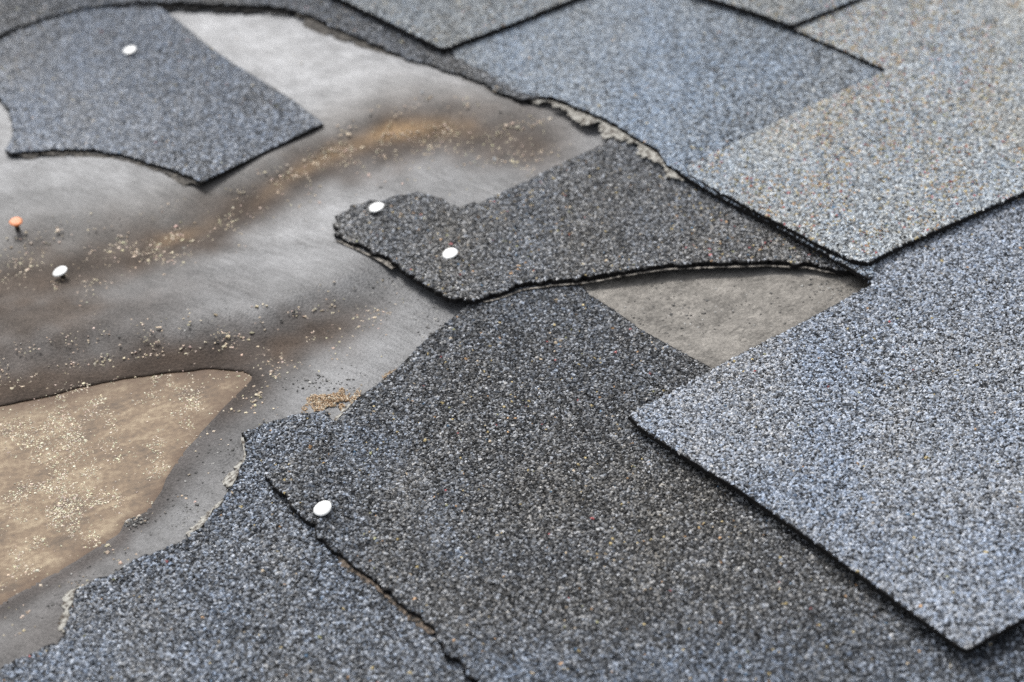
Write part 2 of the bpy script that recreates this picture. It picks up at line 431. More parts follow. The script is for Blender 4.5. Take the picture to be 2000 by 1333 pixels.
def sheet(name, pts, ztop, thick, style, parent=None, origin=None, seed=0, jag=.9, gsp=.00108, gsize=.00136, bare=None):
    """one ply: a thin slab under a layer of chips. ztop(px,py) in m is the height of its upper face"""
    poly = outline(pts, ztop, jag, seed)
    keep = [0]
    for i in range(1, len(poly)):
        if np.hypot(*(poly[i] - poly[keep[-1]])) > 2e-4: keep.append(i)
    poly = poly[keep]
    x0, y0 = poly.min(0); x1, y1 = poly.max(0)
    g = .006
    gx, gy = np.meshgrid(np.arange(x0, x1, g), np.arange(y0, y1, g)); gx = gx.ravel(); gy = gy.ravel()
    m = inside(gx, gy, poly); gx, gy = gx[m], gy[m]
    d, _, _ = polydist(gx, gy, poly); gx, gy = gx[d > .002], gy[d > .002]
    co = [Vector(p) for p in poly] + [Vector((a, b)) for a, b in zip(gx, gy)]
    nb = len(poly)
    vs, es, fs, ov, oe, of = delaunay_2d_cdt(co, [], [list(range(nb))], 1, 1e-6)
    V2 = np.array([(v.x, v.y) for v in vs]); F = np.array([f for f in fs if len(f) == 3])
    def top(x, y):
        px, py = Q(x, y, .005)
        for _ in range(2):
            z = ztop(px, py); px, py = Q(x, y, z)
        return z
    zt = top(V2[:, 0], V2[:, 1])
    nv = len(V2)
    V = np.concatenate([np.column_stack([V2, zt]), np.column_stack([V2, zt - thick])])
    # boundary edges -> side walls
    e = np.concatenate([F[:, [0, 1]], F[:, [1, 2]], F[:, [2, 0]]])
    key = {}
    for a, b in e: key[(a, b)] = 1
    be = np.array([(a, b) for a, b in key if (b, a) not in key])
    side = np.column_stack([be[:, 1], be[:, 0], be[:, 0] + nv, be[:, 1] + nv])
    # chips
    hx = gsp; hy = gsp * .87
    ux, uy = np.meshgrid(np.arange(x0, x1, hx), np.arange(y0, y1, hy))
    ux = ux + (np.arange(ux.shape[0]) % 2)[:, None] * hx * .5
    r = np.random.default_rng(500 + seed)
    ux = ux.ravel() + r.uniform(-.42, .42, ux.size) * hx; uy = uy.ravel() + r.uniform(-.42, .42, uy.size) * hy
    ppx, ppy = Q(ux, uy, .006)
    vis = (ppx > -190) & (ppx < 2190) & (ppy > -230) & (ppy < 1500)
    ux, uy = ux[vis], uy[vis]
    m = inside(ux, uy, poly); ux, uy = ux[m], uy[m]
    dd, _, _ = polydist(ux, uy, poly); m = dd > gsize * .42; ux, uy = ux[m], uy[m]
    m = r.random(len(ux)) > .03; ux, uy = ux[m], uy[m]
    uz = top(ux, uy) + r.uniform(-.15, .28, len(ux)) * 1e-3
    CV, CF = chips(ux, uy, uz, gsize, r=r)
    cpx, cpy = Q(ux, uy, uz)
    cc = chip_colors(len(ux), style, cpx, cpy, r)
    nsv = len(V)
    V = np.concatenate([V, CV])
    tri = np.concatenate([F, F[:, ::-1] + nv])
    quad = np.concatenate([side, CF + nsv])
    fcol = np.concatenate([np.full((len(tri) + len(side), 3), .03), np.repeat(cc, 5, 0)])
    mi = np.concatenate([np.ones(len(tri) + len(side)), np.zeros(len(CF))])
    if origin is None: origin = (float(poly[:, 0].mean()), float(poly[:, 1].mean()), float(zt.mean()))
    o = mesh_np(name, V, [tri, quad], [M_GRAN, M_ASPH], mi, fcol, parent, origin)
    return o

def ribbon(name, line, ztop, wfun, parent, origin, seed=0, thick=.0006, drop=.0008, inner=.0012, side=1, mat=None, flat=.35):
    """ragged strip of torn mat along a torn edge; line in picture points, wfun(s in 0..1) = reach in m"""
    A = np.array(line, float)
    L = np.concatenate([[0], np.cumsum(np.hypot(*np.diff(A, axis=0).T))])
    n = max(8, int(L[-1] / 3.5)); s = np.linspace(0, L[-1], n)
    px, py = np.interp(s, L, A[:, 0]), np.interp(s, L, A[:, 1])
    k = np.ones(7) / 7
    pxs = np.convolve(np.pad(px, 3, mode='edge'), k, 'valid'); pys = np.convolve(np.pad(py, 3, mode='edge'), k, 'valid')
    z = ztop(pxs, pys)
    x, y = P(pxs, pys, z)
    tx, ty = np.gradient(x), np.gradient(y); l = np.hypot(tx, ty); nx, ny = ty / l * side, -tx / l * side
    r = np.random.default_rng(900 + seed)
    u = s / L[-1]
    jag = 1 + 1.15 * fnoise(s, s * 0 + seed * 3.3, 18, 4) + r.normal(0, .35, n)
    w = np.maximum(wfun(u) * np.clip(jag, .03, 2.4), .00008) * np.minimum(1, np.minimum(u, 1 - u) * 12 + .05)
    rows = []
    cols = [-inner, 0, .35, .7, 1.0]
    for j, c in enumerate(cols):
        off = np.full(n, c) if j == 0 else w * c
        zz = z - drop - (0 if j == 0 else 1) * (w * c) * flat + r.normal(0, .00012, n) * (j > 0)
        rows.append(np.column_stack([x + nx * off, y + ny * off, zz]))
    T = np.concatenate(rows); B = T.copy(); B[:, 2] -= thick
    V = np.concatenate([T, B]); m = len(T); q = []
    for j in range(len(cols) - 1):
        for i in range(n - 1):
            a, b, c, d = j * n + i, j * n + i + 1, (j + 1) * n + i + 1, (j + 1) * n + i
            q.append((a, b, c, d)); q.append((d + m, c + m, b + m, a + m))
    j = len(cols) - 1
    for i in range(n - 1):
        a, b = j * n + i, j * n + i + 1
        q.append((a, b, b + m, a + m))
    return mesh_np(name, V, [np.array(q)], [mat or M_MAT], None, None, parent, origin)

def cpt(pts):
    a = np.array([(p[0], p[1]) for p in pts], float).mean(0)
    x, y = P(a[0], a[1], .003); return (float(x), float(y), .003)
mm = 1e-3
GROUP = 'torn and overlapping roof shingles'

# ------------------------------------------------------------------ roof deck and underlayment
hx_, hy_ = P(hp[:, 0], hp[:, 1], felt_z(hp[:, 0], hp[:, 1]))
hpoly = np.stack([hx_ + fnoise(hx_, hy_, .012, 3) * .0007, hy_ + fnoise(hx_ + 3, hy_, .012, 3) * .0007], -1)

def stain_fields(px, py):
    nz = fnoise(px, py * 1.6, 70, 3) * .5
    d1 = py - curve(px, [(-300, 640), (0, 560), (150, 530), (300, 487), (420, 447), (540, 375), (640, 315), (760, 272), (880, 262), (1000, 275), (1130, 290)])
    b1 = np.exp(-(d1 / (52 + 24 * nz + 14 * sstep(350, 50, px))) ** 2) * sstep(1180, 1020, px)
    o1 = np.exp(-((d1 + 10) / 14) ** 2) * (sstep(480, 600, px) * sstep(980, 860, px) + .55 * sstep(270, 340, px) * sstep(440, 400, px))
    d2 = py - curve(px, [(-300, 800), (0, 765), (200, 735), (400, 700), (520, 675), (640, 640), (760, 600), (860, 560)])
    b2 = np.exp(-(d2 / (44 + 20 * nz)) ** 2) * sstep(820, 600, px)
    b3 = np.clip(blob(px, py, 30, 640, 330, 95, -8) * (.85 + .6 * nz) + .5 * blob(px, py, 100, 1230, 220, 90, -30), 0, 1)
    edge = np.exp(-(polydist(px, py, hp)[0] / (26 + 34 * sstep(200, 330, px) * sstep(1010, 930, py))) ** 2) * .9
    return b1, o1, b2, b3, edge, nz

def build_felt():
    sp = .002
    xs = np.concatenate([np.linspace(-4, -.52, 12), np.arange(-.5, .5, sp), np.linspace(.52, 4, 12)])
    ys = np.concatenate([np.linspace(-3, .48, 12), np.arange(.5, 1.7, sp), np.linspace(1.72, 6, 12)])
    X, Y = np.meshgrid(xs, ys); x = X.ravel(); y = Y.ravel()
    px, py = Q(x, y, .003)
    near = (x > -.5) & (x < .5) & (y > .5) & (y < 1.7)
    d = np.full(len(x), 1.); ins = np.zeros(len(x), bool)
    i = np.where(near & (px < 700) & (py > 600))[0]
    dd, bx, by = polydist(x[i], y[i], hpoly); ins[i] = inside(x[i], y[i], hpoly); d[i] = dd
    snap = i[dd < sp * .62]; x[snap] = bx[dd < sp * .62]; y[snap] = by[dd < sp * .62]
    core = ins & (d >= sp * .62)
    nx, ny = len(xs), len(ys)
    ii = np.arange(nx * ny).reshape(ny, nx)
    F = np.stack([ii[:-1, :-1], ii[:-1, 1:], ii[1:, 1:], ii[1:, :-1]], -1).reshape(-1, 4)
    onb = ins | (d < sp * .62)
    F = F[~(core[F].any(1) | onb[F].all(1))]
    pxc, pyc = np.clip(px, -400, 2500), np.clip(py, -400, 1700)
    z = np.where(near, felt_z(px, py), 0.0) * np.where(near, sstep(.5, .44, np.abs(x)) * sstep(1.7, 1.6, y), 0)
    z = z + np.where(near, fnoise(x, y, .01, 2) * .00012, 0)
    # tint
    b1, o1, b2, b3, edge, nz = stain_fields(pxc, pyc)
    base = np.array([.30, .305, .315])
    c = base[None] * (.47 + .49 * sstep(400, 160, pyc) + .34 * blob(pxc, pyc, 620, 440, 200, 75, -25) + .22 * blob(pxc, pyc, 720, 700, 130, 60, -35) + .16 * blob(pxc, pyc, 150, 350, 250, 50))[:, None] * (1 + .10 * fnoise(pxc, pyc * 1.5, 240, 3))[:, None]  # paler top and light bands: sky sheen on the folds painted into the tint
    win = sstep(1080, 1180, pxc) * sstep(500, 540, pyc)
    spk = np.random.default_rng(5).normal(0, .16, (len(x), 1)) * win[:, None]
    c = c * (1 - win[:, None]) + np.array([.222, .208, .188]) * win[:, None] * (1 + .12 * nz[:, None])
    c = c * (1 + spk)
    def mixc(c, col, a): a = np.clip(a, 0, 1)[:, None]; return c * (1 - a) + np.array(col) * a
    brown = [.088, .066, .051]
    c = mixc(c, [.112, .093, .079], b3 * .9)
    w1 = np.exp(-((pyc - curve(pxc, [(-300, 600), (0, 530), (150, 505), (300, 455), (420, 415), (540, 345), (640, 280), (760, 235), (880, 225), (1000, 235), (1130, 255)])) / 72) ** 2) * sstep(1200, 1050, pxc)
    c = mixc(c, [.105, .093, .080], .66 * w1)
    c = mixc(c, brown, b1 * (.85 + .35 * nz)); c = mixc(c, brown, b2 * (.95 + .35 * nz))
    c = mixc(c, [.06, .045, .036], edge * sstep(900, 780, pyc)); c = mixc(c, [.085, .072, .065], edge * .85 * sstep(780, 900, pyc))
    c = mixc(c, [.30, .205, .12], o1 * (.72 + .7 * nz))
    c = mixc(c, [.10, .098, .098], .6 * blob(pxc, pyc, 430, 920, 70, 120, 35))
    used = np.unique(F); remap = -np.ones(len(x), int); remap[used] = np.arange(len(used))
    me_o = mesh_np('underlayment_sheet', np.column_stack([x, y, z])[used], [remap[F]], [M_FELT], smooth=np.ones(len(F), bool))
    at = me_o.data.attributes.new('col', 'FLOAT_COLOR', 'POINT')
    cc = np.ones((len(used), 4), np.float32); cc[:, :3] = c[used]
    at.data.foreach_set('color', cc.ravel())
    dirt = np.clip(np.maximum.reduce([b1 * 1.1, b2 * 1.1, edge, b3 * 1.2, o1, win * .75]), 0, 1)
    me_o.data.attributes.new('dirt', 'FLOAT', 'POINT').data.foreach_set('value', dirt[used].astype(np.float32))
    tag(me_o, 'wrinkled grey roofing underlayment with brown dirty creases and one torn opening', 'underlayment')
    so = me_o.modifiers.new('thickness', 'SOLIDIFY'); so.thickness = .00025; so.offset = -1
    return me_o
build_felt()
def build_deck():
    xs = np.concatenate([[-4.2, -2, -1], np.arange(-.45, -.05, .004), [0, 1, 2, 4.2]]); ys = np.concatenate([[-3.2, -1, .4], np.arange(.6, 1.05, .004), [1.3, 2, 4, 6.2]])
    X, Y = np.meshgrid(xs, ys); x, y = X.ravel(), Y.ravel(); nx, ny = len(xs), len(ys)
    ii = np.arange(nx * ny).reshape(ny, nx)
    F = np.stack([ii[:-1, :-1], ii[:-1, 1:], ii[1:, 1:], ii[1:, :-1]], -1).reshape(-1, 4); m = nx * ny
    per = np.concatenate([ii[0, :], ii[1:, -1], ii[-1, -2::-1], ii[-2:0:-1, 0]]); p2 = np.roll(per, -1)
    side = np.column_stack([p2, per, per + m, p2 + m])
    V = np.concatenate([np.column_stack([x, y, 0 * x - .00035]), np.column_stack([x, y, 0 * x - .0186])])
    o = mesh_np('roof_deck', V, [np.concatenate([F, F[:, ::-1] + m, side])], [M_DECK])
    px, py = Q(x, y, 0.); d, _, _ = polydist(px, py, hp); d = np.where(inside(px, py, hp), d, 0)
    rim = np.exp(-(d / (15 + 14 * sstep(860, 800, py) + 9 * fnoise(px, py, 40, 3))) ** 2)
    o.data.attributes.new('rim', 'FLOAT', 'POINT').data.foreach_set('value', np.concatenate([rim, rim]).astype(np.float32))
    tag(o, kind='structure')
build_deck()

# ------------------------------------------------------------------ shingles
W = 260   # how far the sheets run on outside the frame, picture units

# the torn piece at the upper left
z11 = lambda px, py: felt_z(px, py) * .8 + (3.6 + 2.2 * blob(px, py, 400, 350, 120, 60) + 2.2 * blob(px, py, 60, 300, 130, 40) + 1.0 * blob(px, py, 620, 245, 80, 40)) * mm
p11 = [(297, 5, 'c'), (345, 38, 'c'), (400, 84, 'c'), (455, 124, 'c'), (520, 163, 'c'), (578, 200, 'c'), (631, 241, 'c'), (560, 276, 'c'), (480, 315, 'c'),
       (394, 356, 't'), (350, 338, 't'), (300, 322, 't'), (245, 305, 't'), (180, 294, 't'), (110, 292, 't'), (50, 296, 't'), (12, 298, 't'), (24, 262, 't'), (16, 222, 't'), (-6, 190, 't'),
       (-60, 160, 't'), (-W, 90, 'h'), (-W, -60, 'h'), (290, -60, 'h')]
o11 = cpt(p11[:16]); e = empty('asphalt_shingle', o11)
tag(e, 'isolated torn scrap of dark blue-grey shingle with a white nail, lying on grey underlayment', 'roof shingle', GROUP)
sheet('granule_ply', p11, z11, 2.4 * mm, 'far', e, o11, seed=11, jag=1.2)
ribbon('torn_mat', [(30, 299), (110, 294), (180, 297), (245, 308), (300, 325), (350, 341), (392, 358)], z11, lambda u: .0020 + .0010 * sstep(.55, .95, u), e, o11, seed=11, drop=.0017, side=1, mat=M_DIRTY)

# long torn sheet along the top edge
z1 = lambda px, py: felt_z(px, py) * .5 + (6.6 + .6 * fnoise(px, py, 160, 2)) * mm
p1 = [(-W, 175, 't'), (-90, 112, 't'), (0, 70, 't'), (60, 44, 't'), (115, 27, 't'), (180, 14, 't'), (245, 7, 't'), (310, 5, 't'), (400, 7, 't'), (500, 12, 't'), (575, 20, 't'), (620, 40, 't'),
      (680, 66, 't'), (740, 92, 't'), (800, 116, 't'), (850, 131, 't'), (910, 151, 't'), (965, 177, 't'), (1015, 196, 'h'), (1060, 190, 'h'), (1150, 60, 'h'), (1000, -300, 'h'), (-W, -300, 'h')]
o1 = cpt(p1[:12]); e = empty('asphalt_shingle', o1)
tag(e, 'long grey shingle strip with a curved torn lower edge along the top of the picture', 'roof shingle', GROUP)
sheet('granule_ply', p1, z1, 2.6 * mm, 'far_shaded', e, o1, seed=1, jag=1.8)
ribbon('torn_mat', [(-60, 100), (0, 72), (60, 46), (115, 29), (180, 16), (245, 9), (310, 7), (400, 9), (500, 14), (575, 22)], z1, lambda u: .0018 + .001 * np.sin(u * 17) ** 2, e, o1, seed=1, drop=.002, side=1, mat=M_ASPH)
ribbon('torn_mat', [(575, 22), (620, 42), (680, 68), (740, 94), (800, 118), (850, 133), (910, 153), (962, 177)], z1, lambda u: .0034 + .003 * np.sin(u * 9) ** 2, e, o1, seed=2, drop=.002, side=1, mat=M_DIRTY)

# upper laminated shingle of two plies, right of the tear
zb3 = lambda px, py: (9.4 + 1.0 * sstep(1200, 1500, px) + 2.0 * blob(px, py, 1260, 290, 190, 90)) * mm
zt3 = lambda px, py: zb3(px, py) + (2.9 + .4 * blob(px, py, 1690, 515, 120, 60) - 2.3 * blob(px, py, 1335, 335, 90, 60)) * mm
pb3 = [(840, 84, 't'), (900, 118, 't'), (960, 150, 't'), (1010, 180, 't'), (1040, 186, 't'), (1080, 192, 't'), (1120, 207, 't'), (1165, 226, 't'), (1200, 243, 't'), (1240, 268, 't'), (1280, 290, 't'),
       (1302, 318, 't'), (1335, 343, 'c'), (1400, 382, 'c'), (1500, 434, 'c'), (1600, 489, 'c'), (1698, 546, 'c'), (1706, 540, 'c'), (1712, 500, 'h'), (1760, 474, 'h'), (2000, 366, 'h'), (2000 + W, 250, 'h'), (2000 + W, -280, 'h'), (780, -280, 'h')]
pt3 = [(1470, 12, 'c'), (1548, 57, 'c'), (1640, 97, 'c'), (1731, 137, 'c'), (1640, 180, 'c'), (1500, 247, 'c'), (1338, 326, 'c'), (1345, 342, 'c'), (1400, 373, 'c'), (1500, 425, 'c'), (1600, 478, 'c'), (1670, 511, 't'), (1692, 514, 't'), (1715, 504, 'c'),
       (1760, 480, 'c'), (1880, 428, 'c'), (2000, 376, 'c'), (2000 + W, 268, 'h'), (2000 + W, -280, 'h'), (1470, -280, 'h')]
o3 = cpt(pb3[:12]); e = empty('asphalt_shingle', o3)
tag(e, 'wide two-layer shingle, pale blue base under a speckled beige tab, beside the tear', 'roof shingle', GROUP)
sheet('base_ply', pb3, zb3, 2.5 * mm, 'blue', e, o3, seed=3, jag=1.0)
tp = sheet('tab_ply', pt3, zt3, 2.7 * mm, 'mixed', e, o3, seed=4)
tag(tp, 'lighter tab speckled with orange and yellow chips')
ribbon('torn_mat', [(985, 168), (1012, 182), (1045, 189), (1080, 195), (1120, 210), (1165, 229), (1200, 246), (1240, 271), (1280, 294), (1302, 321), (1335, 350)], zb3,
       lambda u: .0016 + .0008 * u + .0030 * np.exp(-((u - .60) / .22) ** 2), e, o3, seed=5, drop=.0020, side=1, flat=.2)
ribbon('torn_edge', [(870, 102), (900, 120), (960, 152), (1010, 182), (1060, 192)], zb3, lambda u: .004 + 0 * u, e, o3, seed=6, drop=.0020, side=1, mat=M_ASPH)

# top tabs
z2 = lambda px, py: (14.0 + .5 * blob(px, py, 865, 95, 80, 40)) * mm
p2 = [(560, -62, 'c'), (650, -10, 'c'), (760, 44, 'c'), (855, 91, 't'), (872, 94, 't'), (890, 86, 'c'), (1000, 46, 'c'), (1120, -2, 'c'), (1300, -70, 'h'), (1300, -300, 'h'), (560, -300, 'h')]
o2 = cpt(p2[:8]); e = empty('asphalt_shingle', o2)
tag(e, 'blurred pale grey shingle tab at the top centre ending in one pointed corner', 'roof shingle', GROUP)
sheet('tab_ply', p2, z2, 3.6 * mm, 'pale', e, o2, seed=21)
p2b = [(570, -48, 'c'), (655, 2, 'c'), (760, 55, 'c'), (858, 100, 'c'), (1000, 52, 'c'), (1115, 8, 'c'), (1290, -60, 'h'), (1290, -290, 'h'), (570, -290, 'h')]
z2b = lambda px, py: z2(px, py) - 3.7 * mm
sheet('backing_ply', [(a + 3, b - 4, c) for a, b, c in p2b], z2b, 1.2 * mm, 'dark', e, o2, seed=22, gsp=.0022)

z4 = lambda px, py: (16.6 + .5 * blob(px, py, 1548, 52, 80, 40)) * mm
p4 = [(1240, -54, 'c'), (1385, -4, 'c'), (1460, 20, 'c'), (1538, 47, 't'), (1552, 48, 't'), (1570, 41, 'c'), (1690, -8, 'c'), (1860, -76, 'h'), (1860, -300, 'h'), (1240, -300, 'h')]
o4 = cpt(p4[:6]); e = empty('asphalt_shingle', o4)
tag(e, 'small grey shingle corner entering from the top edge right of centre', 'roof shingle', GROUP)
sheet('tab_ply', p4, z4, 2.6 * mm, 'pale', e, o4, seed=41)
z4b = lambda px, py: z4(px, py) - 2.7 * mm
sheet('backing_ply', [(1245, -50, 'c'), (1388, 3, 'c'), (1545, 52, 'c'), (1690, -4, 'c'), (1855, -72, 'h'), (1855, -290, 'h'), (1245, -290, 'h')], z4b, 1.0 * mm, 'dark', e, o4, seed=42, gsp=.0022)

# lower left sheet and the little one beside it
z9 = lambda px, py: felt_z(px, py) * .6 + (3.0 + .7 * blob(px, py, 470, 870, 60, 60) + .6 * fnoise(px, py, 200, 2)) * mm
p9 = [(470, 843, 'a'), (520, 826, 'a'), (575, 812, 'a'), (625, 803, 'a'), (655, 822, 'h'), (800, 860, 'h'), (960, 1180, 'h'), (1150, 1333 + W, 'h'), (-140, 1333 + W, 'h'), (-20, 1400, 'a'), (32, 1333, 'a'),
      (62, 1302, 'a'), (98, 1268, 'a'), (132, 1232, 'a'), (134, 1195, 'a'), (146, 1152, 'a'), (190, 1130, 'a'), (245, 1106, 'a'), (310, 1080, 'a'), (368, 1048, 'a'), (402, 1014, 'a'), (445, 962, 'a'), (462, 925, 'a'), (480, 890, 'a')]
o9 = cpt(p9); e = empty('asphalt_shingle', o9)
tag(e, 'lowest blue-black shingle at the bottom left with a ragged torn upper edge', 'roof shingle', GROUP)
sheet('granule_ply', p9, z9, 2.4 * mm, 'blueblack', e, o9, seed=9, jag=1.3)
ribbon('torn_mat', [(132, 1236), (132, 1195), (144, 1152), (190, 1128)], z9, lambda u: .0028 + 0 * u, e, o9, seed=91, drop=.0006, side=-1)
ribbon('torn_mat', [(366, 1050), (400, 1014), (443, 962), (460, 925), (478, 890), (470, 850)], z9, lambda u: .0019 + .0012 * np.sin(u * 12), e, o9, seed=92, drop=.0006, side=-1)

z10 = lambda px, py: (1.9 + .3 * fnoise(px, py, 90, 2)) * mm
p10 = [(-W, 1395, 't'), (-60, 1345, 't'), (0, 1305, 't'), (45, 1283, 't'), (92, 1262, 't'), (130, 1262, 'h'), (130, 1333 + W, 'h'), (-W, 1333 + W, 'h')]
o = sheet('asphalt_shingle', p10, z10, 1.6 * mm, 'warm', None, None, seed=10, jag=1.2)
tag(o, 'sliver of brownish-black shingle in the bottom left corner, under the blue-black one', 'roof shingle', GROUP)

# the large dark sheet
def z8(px, py):
    return felt_z(px, py) * .5 * sstep(1000, 800, px) + (3.2 + 3.0 * sstep(760, 560, px - (py - 930) * .9) + 1.2 * blob(px, py, 560, 975, 80, 60) + 1.2 * blob(px, py, 880, 1290, 80, 90) + .5 * fnoise(px, py, 220, 2)) * mm
p8 = [(516, 930, 'c'), (575, 890, 'c'), (640, 850, 'c'), (662, 815, 'c'), (700, 776, 'c'), (745, 745, 'c'), (780, 716, 'c'), (840, 655, 'c'), (905, 604, 'h'), (960, 540, 'h'), (1060, 520, 'h'), (1135, 556, 'c'), (1150, 575, 'c'), (1200, 606, 'c'), (1250, 643, 'c'), (1310, 676, 'c'),
      (1388, 718, 'h'), (1480, 770, 'h'), (2000 + W, 1010, 'h'), (2000 + W, 1333 + W, 'h'), (1130, 1333 + W, 'h'), (985, 1400, 't'), (925, 1333, 't'), (882, 1283, 't'), (850, 1236, 't'), (820, 1205, 't'), (765, 1166, 't'), (722, 1126, 't'),
      (670, 1090, 't'), (625, 1046, 't'), (565, 985, 't'), (532, 952, 't')]
o8 = cpt(p8[10:]); e = empty('asphalt_shingle', o8)
tag(e, 'large charcoal shingle filling the lower middle, pinned by one white nail at left', 'roof shingle', GROUP)
sheet('granule_ply', p8, z8, 2.6 * mm, 'dark', e, o8, seed=8, jag=1.5)
ribbon('torn_mat', [(655, 1078), (690, 1106), (722, 1130), (765, 1170), (820, 1209), (848, 1234)], z8, lambda u: .0008 + .0010 * np.sin(u * 14) ** 2, e, o8, seed=81, drop=.0018, side=1, mat=M_RUSTY)
ribbon('torn_mat', [(690, 784), (664, 814), (650, 838), (640, 852)], z8, lambda u: .0020 + 0 * u, e, o8, seed=82, drop=.0006, side=1)

# the torn dark tongue in the middle
def z7(px, py):
    return felt_z(px, py) * .75 * sstep(1100, 800, px) + (4.2 + 1.6 * sstep(860, 1050, px) + 4.0 * blob(px, py, 850, 575, 150, 45, 20) + 2.6 * blob(px, py, 1250, 530, 260, 35) + 1.2 * blob(px, py, 690, 440, 60, 60) - 1.2 * sstep(1420, 1600, px)) * mm
p7 = [(1215, 262, 'h'), (1185, 278, 'c'), (1100, 318, 'c'), (1010, 362, 'c'), (935, 398, 'a'), (890, 403, 'a'), (860, 384, 'a'), (818, 377, 'a'), (780, 382, 'a'), (745, 392, 'a'), (720, 394, 'a'), (692, 402, 'a'), (680, 414, 'a'), (656, 421, 'a'), (662, 433, 'a'), (645, 441, 'a'), (660, 449, 'a'), (648, 460, 'a'), (668, 462, 'a'), (684, 473, 'a'),
      (712, 484, 'a'), (745, 500, 'a'), (785, 527, 'a'), (835, 560, 'a'), (880, 583, 'a'), (915, 588, 'a'), (965, 577, 'a'), (1025, 556, 'a'), (1085, 548, 'a'), (1150, 543, 'a'), (1215, 530, 'a'), (1300, 517, 'a'), (1400, 513, 'a'),
      (1500, 510, 'a'), (1580, 514, 'a'), (1645, 530, 'h'), (1700, 530, 'h'), (1640, 440, 'h'), (1400, 300, 'h')]
o7 = cpt(p7); e = empty('asphalt_shingle', o7)
tag(e, 'dark torn shingle tongue pinned by two white nails, its ragged lower edge curling up', 'roof shingle', GROUP)
sheet('granule_ply', p7, z7, 2.6 * mm, 'warm', e, o7, seed=70, jag=2.0)
ribbon('torn_mat', [(940, 583), (965, 579), (1025, 558), (1085, 550), (1150, 545), (1215, 532), (1300, 519), (1400, 515), (1500, 512), (1580, 516), (1635, 528)], z7, lambda u: .0012 + .0008 * np.sin(u * 31), e, o7, seed=71, drop=.0021, side=-1, mat=M_GREYF)
ribbon('torn_mat', [(655, 462), (680, 473), (712, 487), (745, 503), (770, 520)], z7, lambda u: .0030 + 0 * u, e, o7, seed=72, drop=.0020, side=-1, mat=M_GREYF)

# big pale shingle at the right
def z6(px, py):
    return (10.2 - 2.1 * sstep(620, 480, py - (px - 1700) * -.3) + 1.5 * blob(px, py, 1885, 1260, 260, 140) + .5 * blob(px, py, 1400, 930, 200, 60)) * mm
p6 = [(1226, 811, 'c'), (1330, 755, 'c'), (1420, 705, 'c'), (1560, 634, 'c'), (1702, 556, 'h'), (1600, 460, 'h'), (1760, 370, 'h'), (2000 + W, 240, 'h'), (2000 + W, 1085, 'c'), (2000, 1209, 'c'), (1930, 1247, 'c'), (1898, 1266, 'c'), (1888, 1270, 'c'), (1880, 1268, 'c'),
      (1850, 1247, 'c'), (1700, 1138, 'c'), (1540, 1024, 'c'), (1440, 955, 'c'), (1330, 888, 'c'), (1250, 836, 'c')]
p6b = [(1275, 818, 'c'), (1440, 732, 'c'), (1725, 582, 'h'), (1800, 500, 'h'), (2000 + W - 20, 400, 'h'), (2000 + W - 20, 1060, 'c'), (2000, 1185, 'c'), (1890, 1242, 'c'), (1710, 1118, 'c'), (1450, 938, 'c')]
o6 = cpt(p6); e = empty('asphalt_shingle', o6)
tag(e, 'large pale blue-grey shingle tab at the lower right casting a dark shadow', 'roof shingle', GROUP)
sheet('tab_ply', p6, z6, 2.7 * mm, 'light', e, o6, seed=60)
z6b = lambda px, py: z6(px, py) - 2.8 * mm
sheet('backing_ply', [(a + 4, b - 8, c) for a, b, c in p6b], z6b, 1.3 * mm, 'dark', e, o6, seed=61, gsp=.0025)

# ------------------------------------------------------------------ nails
def lathe(name, prof, mat, parent, origin, n=28, M=Matrix(), cap=True, seed=0):
    V = []; F = []
    for r_, z_ in prof:
        for k in range(n):
            a = 2 * math.pi * k / n
            rr = r_ * (1 + .02 * math.sin(3 * a + seed))
            v = M @ Vector((rr * math.cos(a), rr * math.sin(a), z_)); V.append(v)
    for j in range(len(prof) - 1):
        for k in range(n): F.append((j * n + k, j * n + (k + 1) % n, (j + 1) * n + (k + 1) % n, (j + 1) * n + k))
    me = bpy.data.meshes.new(name)
    me.from_pydata([tuple(v) for v in V], [], F + [tuple(range(n))[::-1], tuple(range((len(prof) - 1) * n, len(prof) * n))])
    me.materials.append(mat)
    for p in me.polygons: p.use_smooth = len(p.vertices) == 4
    o = bpy.data.objects.new(name, me); link(o, parent)
    return o
def nail(px, py, surf, raise_mm, dia, mat, label, tilt=(0, 0), seed=0):
    zs = float(surf(np.array([px * 1.0]), np.array([py + 4.0]))[0]); zh = zs + raise_mm * mm
    x, y = P(px, py, zh); e = empty('roofing_nail', (float(x), float(y), zs)); h = zh - zs
    r_ = dia * .5 * mm
    Mt = Matrix.Translation((0, 0, h)) @ Matrix.Rotation(R(tilt[0]), 4, 'X') @ Matrix.Rotation(R(tilt[1]), 4, 'Y')
    lathe('nail_head', [(r_ * .86, -.5 * mm), (r_, -.35 * mm), (r_ * 1.01, -.05 * mm), (r_ * .96, .22 * mm), (r_ * .80, .34 * mm), (r_ * .4, .40 * mm), (r_ * .05, .40 * mm)], mat, e, None, 36, Mt, seed=seed)
    M2 = Mt
    lathe('nail_shank', [(.4 * mm, -.5 * mm - (h + 14 * mm)), (1.55 * mm, -(h + 11 * mm)), (1.55 * mm, -2 * mm), (1.8 * mm, -1.2 * mm), (2.4 * mm, -.5 * mm)], M_STEEL, e, None, 14, M2)
    return tag(e, label, 'nail', 'roofing nails with round heads')
felt_s = lambda px, py: felt_z(px, py)
nail(253, 98, z11, 3.4, 9.6, M_WHITE, 'white nail head on the isolated shingle scrap at the upper left', (9, -8))
nail(735, 405, z7, 3.8, 9.6, M_WHITE, 'raised white nail at the torn left end of the middle shingle tongue', (5, -10), 1)
